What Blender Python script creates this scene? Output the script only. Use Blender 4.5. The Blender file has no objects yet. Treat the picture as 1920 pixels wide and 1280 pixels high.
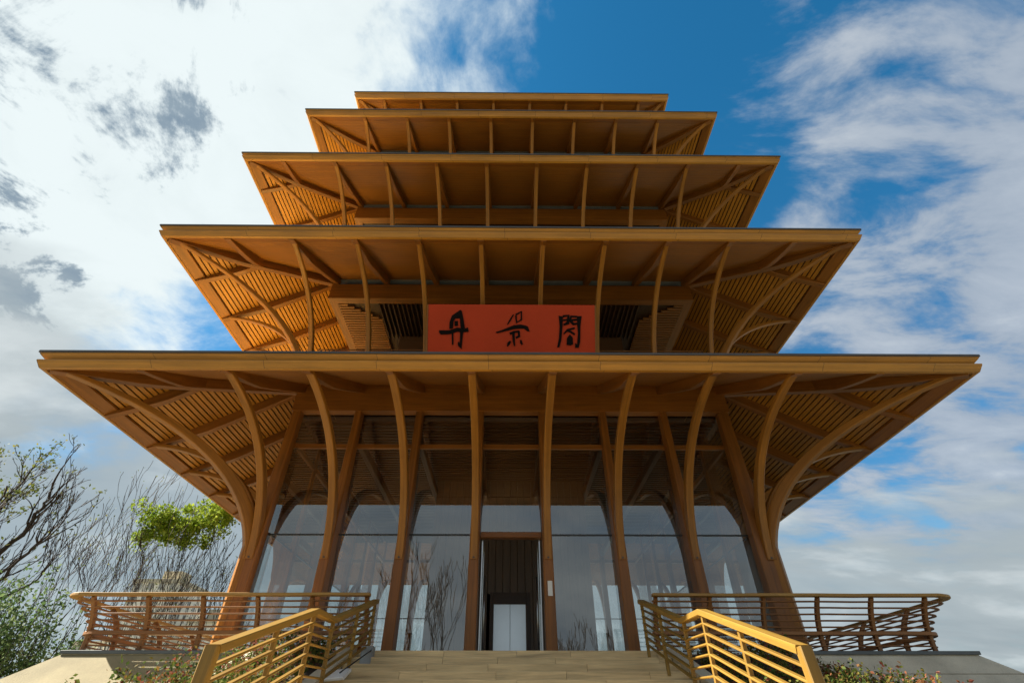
import bpy, bmesh, math, random
from mathutils import Vector, Matrix, Quaternion

scene = bpy.context.scene
C = bpy.context.collection
R_ = math.radians

# ------------------------------------------------------------------ camera
CAM_Z = 1.6                       # eye height above the lower ground
cam_d = bpy.data.cameras.new('camera')
cam_d.sensor_width = 36.0
cam_d.lens = 17.0
cam_d.clip_start = 0.05
cam_d.clip_end = 3000
cam = bpy.data.objects.new('camera', cam_d)
C.objects.link(cam)
cam.location = (-0.085, 0.0, CAM_Z)
cam.rotation_euler = (R_(90 + 38.5), 0.0, R_(-0.45))
scene.camera = cam

# ------------------------------------------------------------------ sun and sky
SUN_EL, SUN_AZ = 38.0, 95.0       # azimuth: degrees to the left of straight-behind-the-camera
to_sun = Vector((-math.sin(R_(SUN_AZ)) * math.cos(R_(SUN_EL)),
                 -math.cos(R_(SUN_AZ)) * math.cos(R_(SUN_EL)),
                 math.sin(R_(SUN_EL))))
sun_d = bpy.data.lights.new('sun', 'SUN')
sun_d.energy = 5.0
sun_d.angle = R_(0.6)
sun_d.color = (1.0, 0.93, 0.80)
sun = bpy.data.objects.new('sun', sun_d)
C.objects.link(sun)
sun.location = to_sun * 60
sun.rotation_euler = (-to_sun).to_track_quat('-Z', 'Y').to_euler()

scene.view_settings.view_transform = 'Standard'
scene.view_settings.look = 'None'
scene.view_settings.gamma = 1.0
scene.view_settings.use_curve_mapping = False
scene.view_settings.exposure = 1.55


class NT:
    """tiny helper to write node trees"""
    def __init__(s, tree):
        s.t = tree
        s.t.nodes.clear()
    def n(s, typ, **kw):
        nd = s.t.nodes.new(typ)
        for k, v in kw.items():
            if k.startswith('i_'):
                key = k[2:]
                key = int(key) if key.isdigit() else key
                nd.inputs[key].default_value = v
            else:
                setattr(nd, k, v)
        return nd
    def l(s, a, b):
        s.t.links.new(a, b)
    def put(s, sock, v):
        if hasattr(v, 'is_linked') or hasattr(v, 'links'):
            s.l(v, sock)
        else:
            sock.default_value = v
    def math(s, op, a, b=None, c=None, clamp=False):
        nd = s.n('ShaderNodeMath', operation=op, use_clamp=clamp)
        for i, v in enumerate((a, b, c)):
            if v is not None:
                s.put(nd.inputs[i], v)
        return nd.outputs[0]
    def mix(s, f, a, b, mode='MIX', clamp=True):
        nd = s.n('ShaderNodeMix', data_type='RGBA', blend_type=mode)
        nd.clamp_factor = True
        s.put(nd.inputs['Factor'], f)
        s.put(nd.inputs['A'], a)
        s.put(nd.inputs['B'], b)
        return nd.outputs['Result']
    def ramp(s, f, stops):
        nd = s.n('ShaderNodeValToRGB')
        cr = nd.color_ramp
        while len(cr.elements) > 1:
            cr.elements.remove(cr.elements[-1])
        for i, (p, c) in enumerate(stops):
            e = cr.elements[0] if i == 0 else cr.elements.new(p)
            e.position = p
            e.color = (c[0], c[1], c[2], 1) if len(c) == 3 else c
        s.l(f, nd.inputs[0])
        return nd.outputs[0]
    def smooth(s, v, lo, hi):
        nd = s.n('ShaderNodeMapRange', interpolation_type='SMOOTHSTEP')
        s.put(nd.inputs[0], v)
        nd.inputs[1].default_value = lo
        nd.inputs[2].default_value = hi
        return nd.outputs[0]
    def noise(s, vec, scale, detail=5, rough=0.55, dist=0.0):
        nd = s.n('ShaderNodeTexNoise')
        if vec is not None:
            s.l(vec, nd.inputs['Vector'])
        nd.inputs['Scale'].default_value = scale
        nd.inputs['Detail'].default_value = detail
        nd.inputs['Roughness'].default_value = rough
        nd.inputs['Distortion'].default_value = dist
        return nd.outputs['Fac']


world = bpy.data.worlds.new('World')
scene.world = world
world.use_nodes = True


def build_world():
    w = NT(world.node_tree)
    out = w.n('ShaderNodeOutputWorld')
    bg = w.n('ShaderNodeBackground')
    w.l(bg.outputs[0], out.inputs[0])
    bg.inputs[1].default_value = 0.05
    sky = w.n('ShaderNodeTexSky', sky_type='NISHITA')
    sky.sun_disc = False
    sky.sun_elevation = R_(SUN_EL)
    sky.sun_rotation = R_(180 + SUN_AZ)
    sky.altitude = 200
    sky.air_density = 1.0
    sky.dust_density = 0.6
    sky.ozone_density = 3.0
    hs = w.n('ShaderNodeHueSaturation', i_Saturation=1.25, i_Value=0.9)
    w.l(sky.outputs[0], hs.inputs['Color'])
    tc = w.n('ShaderNodeTexCoord')
    sep = w.n('ShaderNodeSeparateXYZ')
    w.l(tc.outputs['Generated'], sep.inputs[0])
    X, Y, Z = sep.outputs
    zc = w.math('ADD', w.math('MAXIMUM', Z, 0.0), 0.22)
    comb = w.n('ShaderNodeCombineXYZ')
    w.l(w.math('DIVIDE', X, zc), comb.inputs[0])
    w.l(w.math('DIVIDE', Y, zc), comb.inputs[1])
    P = comb.outputs[0]
    n_big = w.noise(P, 1.7, 9, 0.58, 0.25)
    n_fine = w.noise(P, 5.5, 9, 0.62, 0.4)
    # left bank: a bright overcast sheet with few ragged holes
    xb = w.math('MULTIPLY_ADD', Z, 1.05, -0.97)
    e = w.math('SUBTRACT', xb, X)
    e = w.math('ADD', e, w.math('MULTIPLY', w.math('SUBTRACT', n_big, 0.5), 0.9))
    e = w.math('ADD', e, w.math('MULTIPLY', w.math('SUBTRACT', n_fine, 0.5), 0.55))
    left = w.smooth(e, -0.06, 0.20)
    # right bank: patchy fair-weather clouds, streaked
    mp = w.n('ShaderNodeMapping')
    mp.inputs['Rotation'].default_value = (0, 0, R_(35))
    mp.inputs['Scale'].default_value = (1.0, 1.9, 1.0)
    mp.inputs['Location'].default_value = (3.1, 1.7, 0)
    w.l(P, mp.inputs[0])
    n_r = w.noise(mp.outputs[0], 3.4, 9, 0.60, 0.35)
    fr = w.math('ADD', w.math('MULTIPLY', w.math('SUBTRACT', X, 0.46), 0.75), n_r)
    right = w.smooth(fr, 0.46, 0.68)
    # low bank: grey veil near the horizon, all round
    n_l = w.noise(mp.outputs[0], 1.3, 7, 0.55, 0.3)
    lo = w.math('ADD', w.math('MULTIPLY', w.math('SUBTRACT', 0.42, Z), 1.6), w.math('MULTIPLY', w.math('SUBTRACT', n_l, 0.5), 1.6))
    lo = w.math('ADD', lo, w.math('MULTIPLY', w.smooth(X, -0.25, -0.75), 0.22))
    lo = w.math('ADD', lo, w.math('MULTIPLY', w.smooth(Z, 0.36, 0.16), 0.35))
    lo = w.math('SUBTRACT', lo, w.math('MULTIPLY', w.smooth(X, 0.15, 0.6), 0.30))
    low = w.smooth(lo, -0.05, 0.42)
    back = w.smooth(w.math('ADD', w.math('MULTIPLY', Y, -1.0), w.math('MULTIPLY', w.math('SUBTRACT', n_big, 0.5), 0.8)), 0.0, 0.35)

    c_left = w.ramp(n_fine, [(0.24, (4.4, 5.0, 5.3)), (0.38, (5.6, 6.2, 6.3)), (0.55, (5.85, 6.45, 6.55))])
    n_h = w.noise(P, 2.3, 10, 0.66, 0.5)
    hole = w.smooth(w.math('MULTIPLY_ADD', n_fine, -0.25, n_h), 0.438, 0.500)
    c_hole = w.ramp(n_fine, [(0.3, (0.75, 1.35, 2.1)), (0.6, (1.9, 2.5, 3.0))])
    c_left = w.mix(w.math('MULTIPLY', hole, 0.9), c_left, c_hole)
    c_right = w.ramp(n_r, [(0.30, (1.9, 2.4, 3.1)), (0.62, (3.3, 3.7, 4.2)), (0.8, (4.6, 4.9, 5.1))])
    c_low = w.ramp(n_l, [(0.30, (2.2, 2.65, 2.9)), (0.55, (2.9, 3.35, 3.55)), (0.75, (5.2, 5.6, 5.7))])
    c_back = w.ramp(n_big, [(0.30, (1.5, 1.9, 2.4)), (0.6, (3.1, 3.4, 3.6))])
    col = w.mix(1.0, hs.outputs[0], w.mix(w.smooth(Z, 0.35, 0.85), (0.95, 1.30, 1.20, 1), (0.60, 1.55, 1.40, 1)), 'MULTIPLY')
    col = w.mix(w.math('MULTIPLY', right, 0.9), col, c_right)
    col = w.mix(left, col, c_left)
    col = w.mix(w.math('MULTIPLY', low, 0.95), col, c_low)
    col = w.mix(w.math('MULTIPLY', back, 0.8), col, c_back)
    w.l(col, bg.inputs[0])


build_world()

# ------------------------------------------------------------------ materials
def new_mat(name):
    m = bpy.data.materials.new(name)
    m.use_nodes = True
    w = NT(m.node_tree)
    out = w.n('ShaderNodeOutputMaterial')
    bs = w.n('ShaderNodeBsdfPrincipled')
    w.l(bs.outputs[0], out.inputs[0])
    return m, w, bs, out


def wood_mat(name, col, var=0.28, rough=0.42, lam=True, bump=0.12, joint=False):
    m, w, bs, out = new_mat(name)
    uv = w.n('ShaderNodeUVMap')
    mp = w.n('ShaderNodeMapping')
    mp.inputs['Scale'].default_value = (0.55, 7.0, 1)
    w.l(uv.outputs[0], mp.inputs[0])
    mp2 = w.n('ShaderNodeMapping')
    mp2.inputs['Scale'].default_value = (1.8, 70.0, 1)
    w.l(uv.outputs[0], mp2.inputs[0])
    n1 = w.noise(mp.outputs[0], 1.0, 6, 0.6, 0.6)
    n2 = w.noise(mp2.outputs[0], 1.0, 3, 0.6, 0.2)
    g = w.math('ADD', w.math('MULTIPLY', n1, 0.65), w.math('MULTIPLY', n2, 0.35))
    d = tuple(c * (1 - var * 1.3) for c in col)
    l = tuple(min(1, c * (1 + var)) for c in col)
    c = w.ramp(g, [(0.30, d), (0.52, col), (0.72, l)])
    sp = w.n('ShaderNodeSeparateXYZ')
    w.l(uv.outputs[0], sp.inputs[0])
    if lam:                                    # glulam lamellas
        wn = w.n('ShaderNodeTexWhiteNoise', noise_dimensions='2D')
        cb = w.n('ShaderNodeCombineXYZ')
        w.l(w.math('FLOOR', w.math('MULTIPLY', sp.outputs[1], 22.0)), cb.inputs[0])
        w.l(w.math('FLOOR', w.math('MULTIPLY', sp.outputs[0], 0.35)), cb.inputs[1])
        w.l(cb.outputs[0], wn.inputs[0])
        k = w.math('MULTIPLY_ADD', wn.outputs[0], 0.22, 0.89)
    else:
        k = 1.0
    if joint:
        fr = w.math('FRACT', w.math('MULTIPLY', sp.outputs[0], 0.35))
        k = w.math('MULTIPLY', k, w.math('MULTIPLY_ADD', w.math('LESS_THAN', fr, 0.006), -0.55, 1.0))
    oi = w.n('ShaderNodeObjectInfo')
    k2 = w.math('MULTIPLY', w.math('MULTIPLY_ADD', oi.outputs['Random'], 0.24, 0.88), k)
    # broad weathering
    geo = w.n('ShaderNodeNewGeometry')
    n3 = w.noise(geo.outputs['Position'], 0.7, 4, 0.6)
    k3 = w.math('MULTIPLY', k2, w.math('MULTIPLY_ADD', n3, 0.5, 0.75))
    hv = w.n('ShaderNodeHueSaturation')
    w.l(c, hv.inputs['Color'])
    w.l(k3, hv.inputs['Value'])
    w.l(hv.outputs[0], bs.inputs['Base Color'])
    w.l(w.math('MULTIPLY_ADD', n1, 0.25, rough - 0.1), bs.inputs['Roughness'])
    if bump:
        b = w.n('ShaderNodeBump', i_Strength=bump, i_Distance=0.01)
        w.l(n2, b.inputs['Height'])
        w.l(b.outputs[0], bs.inputs['Normal'])
    return m


def plain_mat(name, col, rough=0.5, metal=0.0, nscale=3.0, var=0.15, bump=0.0, bscale=30.0, spec=0.5):
    m, w, bs, out = new_mat(name)
    geo = w.n('ShaderNodeNewGeometry')
    n1 = w.noise(geo.outputs['Position'], nscale, 6, 0.6)
    n2 = w.noise(geo.outputs['Position'], bscale, 4, 0.6)
    g = w.math('ADD', w.math('MULTIPLY', n1, 0.7), w.math('MULTIPLY', n2, 0.3))
    c = w.ramp(g, [(0.3, tuple(x * (1 - var) for x in col)), (0.7, tuple(min(1, x * (1 + var)) for x in col))])
    w.l(c, bs.inputs['Base Color'])
    bs.inputs['Roughness'].default_value = rough
    bs.inputs['Metallic'].default_value = metal
    bs.inputs['Specular IOR Level'].default_value = spec
    if bump:
        b = w.n('ShaderNodeBump', i_Strength=bump, i_Distance=0.02)
        w.l(n2, b.inputs['Height'])
        w.l(b.outputs[0], bs.inputs['Normal'])
    return m


def glass_mat(name, refl=0.24, tint=(0.82, 0.87, 0.87)):
    m = bpy.data.materials.new(name)
    m.use_nodes = True
    w = NT(m.node_tree)
    out = w.n('ShaderNodeOutputMaterial')
    tr = w.n('ShaderNodeBsdfTransparent')
    tr.inputs[0].default_value = (*tint, 1)
    gl = w.n('ShaderNodeBsdfGlossy')
    gl.inputs['Roughness'].default_value = 0.0
    gl.inputs['Color'].default_value = (0.96, 0.98, 0.96, 1)
    geo = w.n('ShaderNodeNewGeometry')
    n = w.noise(geo.outputs['Position'], 0.5, 2, 0.5)
    b = w.n('ShaderNodeBump', i_Strength=0.006, i_Distance=0.05)
    w.l(n, b.inputs['Height'])
    w.l(b.outputs[0], gl.inputs['Normal'])
    lw = w.n('ShaderNodeLayerWeight', i_Blend=0.30)
    f = w.math('MULTIPLY_ADD', lw.outputs['Fresnel'], 0.75, refl - 0.05, clamp=True)
    mx = w.n('ShaderNodeMixShader')
    w.l(f, mx.inputs[0])
    w.l(tr.outputs[0], mx.inputs[1])
    w.l(gl.outputs[0], mx.inputs[2])
    w.l(mx.outputs[0], out.inputs[0])
    return m


def leaf_mat(name, stops, scale=2.0, trans=0.35):
    m = bpy.data.materials.new(name)
    m.use_nodes = True
    w = NT(m.node_tree)
    out = w.n('ShaderNodeOutputMaterial')
    geo = w.n('ShaderNodeNewGeometry')
    wn = w.n('ShaderNodeTexWhiteNoise', noise_dimensions='1D')
    w.l(geo.outputs['Random Per Island'], wn.inputs['W'])
    n = w.noise(geo.outputs['Position'], scale, 3, 0.6)
    g = w.math('ADD', w.math('MULTIPLY', n, 0.55), w.math('MULTIPLY', wn.outputs[0], 0.45))
    c = w.ramp(g, stops)
    df = w.n('ShaderNodeBsdfPrincipled')
    df.inputs['Roughness'].default_value = 0.7
    df.inputs['Specular IOR Level'].default_value = 0.2
    w.l(c, df.inputs['Base Color'])
    tl = w.n('ShaderNodeBsdfTranslucent')
    w.l(c, tl.inputs[0])
    mx = w.n('ShaderNodeMixShader', i_0=trans)
    w.l(df.outputs[0], mx.inputs[1])
    w.l(tl.outputs[0], mx.inputs[2])
    w.l(mx.outputs[0], out.inputs[0])
    return m


M = {}
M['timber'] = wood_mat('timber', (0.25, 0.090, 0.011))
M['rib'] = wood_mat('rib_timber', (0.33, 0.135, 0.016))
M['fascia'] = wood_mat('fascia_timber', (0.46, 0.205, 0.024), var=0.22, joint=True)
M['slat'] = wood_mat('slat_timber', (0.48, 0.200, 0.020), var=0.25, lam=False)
M['panel'] = wood_mat('soffit_panel', (0.31, 0.118, 0.013), var=0.2, lam=False)  # darker than the slats: shade of the front and rear soffits put into the colour
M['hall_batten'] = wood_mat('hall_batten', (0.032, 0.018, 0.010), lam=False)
M['board_dark'] = wood_mat('backing_board', (0.055, 0.025, 0.012), lam=False)
M['inner'] = wood_mat('interior_timber', (0.10, 0.048, 0.020), lam=False)
M['core'] = wood_mat('core_panel', (0.13, 0.085, 0.055), lam=False)
M['rail'] = wood_mat('rail_timber', (0.25, 0.142, 0.019), var=0.18, rough=0.5)
M['toprail'] = wood_mat('handrail_timber', (0.42, 0.23, 0.055), var=0.18, rough=0.5)
M['post'] = wood_mat('post_timber', (0.26, 0.108, 0.030), var=0.2, rough=0.5)
M['roof'] = plain_mat('bronze_roof', (0.95, 0.64, 0.22), rough=0.34, metal=0.85, nscale=2.0)
M['flash'] = plain_mat('dark_flashing', (0.07, 0.06, 0.055), rough=0.4)
M['glass'] = glass_mat('glass', refl=0.27)
M['mullion'] = plain_mat('dark_mullion', (0.03, 0.03, 0.03), rough=0.35)
M['steel'] = plain_mat('brushed_steel', (0.62, 0.63, 0.62), rough=0.28, metal=1.0)
M['lift_door'] = plain_mat('lift_door_steel', (0.72, 0.78, 0.82), rough=0.3, metal=1.0, var=0.03)
M['concrete'] = plain_mat('sunlit_concrete', (0.30, 0.255, 0.150), rough=0.85, nscale=1.2, var=0.30, bump=0.25, bscale=45)  # sunlit copy of the wall concrete, its warm lit tone put into the colour
M['concrete_shaded'] = plain_mat('shaded_concrete', (0.60, 0.54, 0.42), rough=0.85, nscale=1.0, var=0.32, bump=0.25, bscale=45)  # shaded copy: grey of the shade put into the colour, lightened to offset darkness
M['coping'] = plain_mat('pale_coping', (0.56, 0.50, 0.37), rough=0.8, nscale=2.0, var=0.12)
M['edge'] = plain_mat('slate_edge', (0.10, 0.115, 0.125), rough=0.6)
M['soil'] = plain_mat('soil', (0.06, 0.042, 0.028), rough=0.95, nscale=6, var=0.4, bump=0.6)
M['ground'] = plain_mat('paving', (0.13, 0.125, 0.09), rough=0.9, nscale=0.3, var=0.25, bump=0.2)
M['floor'] = plain_mat('interior_floor', (0.16, 0.14, 0.12), rough=0.3, nscale=1.0)
M['white'] = plain_mat('white_plastic', (0.78, 0.78, 0.76), rough=0.4, var=0.04)
M['greybox'] = plain_mat('grey_metal', (0.30, 0.32, 0.33), rough=0.45, metal=0.3)
M['bark'] = plain_mat('bark', (0.045, 0.035, 0.028), rough=0.9, nscale=8, var=0.3)
M['stone_step'] = wood_mat('step_planks', (0.74, 0.55, 0.29), var=0.38, rough=0.65, lam=False, bump=0.25)
M['red'] = plain_mat('red_lacquer', (0.52, 0.058, 0.020), rough=0.6, spec=0.15, nscale=0.8, var=0.10)
M['ink'] = plain_mat('black_brown_lacquer', (0.008, 0.005, 0.005), rough=0.6, var=0.2, spec=0.08)
M['leaf_lime'] = leaf_mat('lime_leaves', [(0.25, (0.10, 0.17, 0.012)), (0.5, (0.24, 0.34, 0.025)), (0.8, (0.46, 0.54, 0.10))])
M['leaf_shrub'] = leaf_mat('shrub_leaves', [(0.25, (0.035, 0.075, 0.024)), (0.5, (0.09, 0.155, 0.05)), (0.70, (0.20, 0.27, 0.12)), (0.86, (0.46, 0.52, 0.40))])
M['leaf_sparse'] = leaf_mat('sparse_leaves', [(0.25, (0.05, 0.08, 0.02)), (0.6, (0.17, 0.20, 0.04)), (0.85, (0.30, 0.26, 0.07))])
M['leaf_bed'] = leaf_mat('bed_leaves', [(0.20, (0.02, 0.035, 0.012)), (0.40, (0.07, 0.11, 0.02)), (0.52, (0.18, 0.20, 0.04)),
                                       (0.60, (0.20, 0.11, 0.03)), (0.70, (0.26, 0.06, 0.04)), (0.85, (0.34, 0.20, 0.15))], scale=1.6)

# ------------------------------------------------------------------ mesh helpers
rnd = random.Random(7)


class MB:
    def __init__(s):
        s.v, s.f, s.uv, s.sm = [], [], [], []
    def face(s, idx, uvs=None, smooth=False):
        s.f.append(tuple(idx))
        s.uv.append(uvs if uvs else [(0, 0)] * len(idx))
        s.sm.append(smooth)
    def loft(s, rings, us, vs, closed=True, caps=True, smooth=False):
        """rings: list of equal length point lists"""
        n = len(rings[0])
        base = len(s.v)
        for r in rings:
            s.v.extend([tuple(p) for p in r])
        m = n if closed else n - 1
        for i in range(len(rings) - 1):
            for j in range(m):
                j2 = (j + 1) % n
                a, b = base + i * n + j, base + i * n + j2
                c, d = base + (i + 1) * n + j2, base + (i + 1) * n + j
                s.face((a, b, c, d), [(us[i], vs[j]), (us[i], vs[j + 1]), (us[i + 1], vs[j + 1]), (us[i + 1], vs[j])], smooth)
        if caps and closed:
            s.face([base + j for j in reversed(range(n))], [(vs[j] * .2, vs[j]) for j in reversed(range(n))])
            s.face([base + (len(rings) - 1) * n + j for j in range(n)], [(vs[j] * .2, vs[j]) for j in range(n)])
    def sweep(s, pts, w, h, side, ch=0.012, hs=None, ws=None):
        """rectangular chamfered section (w along side, h in the plane of the path)"""
        pts = [Vector(p) for p in pts]
        side = Vector(side).normalized()
        rings, us, L = [], [], rnd.uniform(0, 40)
        v0 = rnd.uniform(0, 20)
        for i, p in enumerate(pts):
            a = pts[max(0, i - 1)]
            b = pts[min(len(pts) - 1, i + 1)]
            t = (b - a).normalized()
            up = side.cross(t).normalized()
            hh = (hs[i] if hs else h) / 2
            ww = (ws[i] if ws else w) / 2
            c = min(ch, hh * .6, ww * .6)
            sec = [(-ww + c, -hh), (ww - c, -hh), (ww, -hh + c), (ww, hh - c), (ww - c, hh), (-ww + c, hh), (-ww, hh - c), (-ww, -hh + c)]
            rings.append([p + side * q[0] + up * q[1] for q in sec])
            if i:
                L += (p - pts[i - 1]).length
            us.append(L)
        vs = [v0]
        q = [(-w / 2, -h / 2), (w / 2, -h / 2), (w / 2, -h / 2), (w / 2, h / 2), (w / 2, h / 2), (-w / 2, h / 2), (-w / 2, h / 2), (-w / 2, -h / 2)]
        for j in range(8):
            a, b = q[j], q[(j + 1) % 8]
            vs.append(vs[-1] + max(0.01, abs(a[0] - b[0]) + abs(a[1] - b[1])))
        s.loft(rings, us, vs)
        return s
    def beam(s, p0, p1, w, h, side=None, ch=0.012):
        p0, p1 = Vector(p0), Vector(p1)
        t = (p1 - p0).normalized()
        if side is None:
            side = t.cross(Vector((0, 0, 1)))
            if side.length < 1e-3:
                side = Vector((1, 0, 0))
        return s.sweep([p0, p1], w, h, side, ch)
    def box(s, a, b, ch=0.01):
        """axis-aligned box, grain along the longest side"""
        a, b = Vector(a), Vector(b)
        d = b - a
        c = (a + b) / 2
        ax = max(range(3), key=lambda i: abs(d[i]))
        e = Vector((0, 0, 0)); e[ax] = d[ax] / 2
        o = [i for i in range(3) if i != ax]
        side = Vector((0, 0, 0)); side[o[0]] = 1
        return s.sweep([c - e, c + e], abs(d[o[0]]), abs(d[o[1]]), side, ch)
    def tube(s, pts, rs, n=6, smooth=True):
        pts = [Vector(p) for p in pts]
        rings, us, L = [], [], 0
        ref = Vector((0.31, 0.52, 0.79))
        for i, p in enumerate(pts):
            t = (pts[min(len(pts) - 1, i + 1)] - pts[max(0, i - 1)]).normalized()
            x = t.cross(ref)
            if x.length < 1e-4:
                x = t.cross(Vector((1, 0, 0)))
            x.normalize()
            y = t.cross(x)
            r = rs[i] if isinstance(rs, (list, tuple)) else rs
            rings.append([p + (x * math.cos(2 * math.pi * k / n) + y * math.sin(2 * math.pi * k / n)) * r for k in range(n)])
            if i:
                L += (p - pts[i - 1]).length
            us.append(L)
        s.loft(rings, us, [k * .05 for k in range(n + 1)], smooth=smooth)
        return s
    def quad(s, a, b, c, d):
        i = len(s.v)
        a, b, c, d = map(Vector, (a, b, c, d))
        s.v.extend(map(tuple, (a, b, c, d)))
        lu, lv = (b - a).length, (d - a).length
        s.face((i, i + 1, i + 2, i + 3), [(0, 0), (lu, 0), (lu, lv), (0, lv)])
        return s
    def poly(s, pts):
        i = len(s.v)
        s.v.extend([tuple(p) for p in pts])
        s.face(range(i, i + len(pts)), [(p[0], p[1]) for p in pts])
    def prism(s, front, back):
        """closed solid between two equal outlines"""
        n = len(front)
        i = len(s.v)
        s.v.extend([tuple(p) for p in front]); s.v.extend([tuple(p) for p in back])
        s.face([i + k for k in range(n)], [(front[k][0], front[k][2]) for k in range(n)])
        s.face([i + n + k for k in reversed(range(n))], [(back[k][0], back[k][2]) for k in reversed(range(n))])
        for k in range(n):
            k2 = (k + 1) % n
            s.face((i + k2, i + k, i + n + k, i + n + k2), [(k2 * .3, 0), (k * .3, 0), (k * .3, .3), (k2 * .3, .3)])
    def build(s, name, mat, parent=None):
        me = bpy.data.meshes.new(name)
        me.from_pydata(s.v, [], s.f)
        uvl = me.uv_layers.new(name='UVMap')
        flat = [c for f in s.uv for p in f for c in p]
        uvl.data.foreach_set('uv', flat)
        me.polygons.foreach_set('use_smooth', s.sm)
        me.materials.append(mat)
        bm = bmesh.new(); bm.from_mesh(me)
        bmesh.ops.recalc_face_normals(bm, faces=bm.faces)
        bm.to_mesh(me); bm.free()
        me.update()
        o = bpy.data.objects.new(name, me)
        C.objects.link(o)
        if parent:
            o.parent = parent
            o.matrix_parent_inverse = parent_world(parent).inverted()
        return o


def parent_world(p):
    m = Matrix.Translation(p.location) @ p.rotation_euler.to_matrix().to_4x4()
    if p.parent:
        m = parent_world(p.parent) @ p.matrix_parent_inverse @ m
    return m


def tag(o, label=None, cat=None, group=None, kind=None):
    if label: o['label'] = label
    if cat: o['category'] = cat
    if group: o['group'] = group
    if kind: o['kind'] = kind
    return o


def empty(name, loc, label, cat, group=None):
    o = bpy.data.objects.new(name, None)
    o.empty_display_size = 0.3
    o.location = loc
    C.objects.link(o)
    return tag(o, label, cat, group)


def zr(z):            # heights below are given relative to the eye
    return z + CAM_Z


# ------------------------------------------------------------------ pagoda
CY = 22.0            # building centre
RR = 7.36            # half width of the column ring
COLS = [-7.35, -5.25, -3.15, -1.05, 1.05, 3.15, 5.25, 7.35]
DECK = 1.30          # deck height relative to the eye
SL = 0.55            # roof slope


def W(side, a, u, z):
    """a: along the side, u: outwards from the column ring, z: relative to the eye"""
    if side == 0: return Vector((a, CY - RR - u, zr(z)))
    if side == 1: return Vector((RR + u, CY + a, zr(z)))
    if side == 2: return Vector((-a, CY + RR + u, zr(z)))
    return Vector((-RR - u, CY - a, zr(z)))


SIDE_A = [Vector((1, 0, 0)), Vector((0, 1, 0)), Vector((-1, 0, 0)), Vector((0, -1, 0))]
SIDE_N = [Vector((0, -1, 0)), Vector((1, 0, 0)), Vector((0, 1, 0)), Vector((-1, 0, 0))]

pagoda = empty('pagoda', (0, CY, zr(DECK)), 'five-tiered timber pagoda hall with wide slatted eaves and a glass ground floor', 'pagoda')

#        U (overhang)  z bottom  z top   rib start
TIERS = [(4.63, 7.08, 7.50, 4.40),
         (4.27, 12.66, 13.06, 10.0),
         (3.70, 18.24, 18.53, 15.5),
         (2.83, 23.70, 24.05, 21.0),
         (1.62, 28.15, 28.62, 25.7)]


def bez(p, t):
    a, b, c, d = p
    s = 1 - t
    return (s**3 * a[0] + 3*s*s*t * b[0] + 3*s*t*t * c[0] + t**3 * d[0],
            s**3 * a[1] + 3*s*s*t * b[1] + 3*s*t*t * c[1] + t**3 * d[1])


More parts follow.
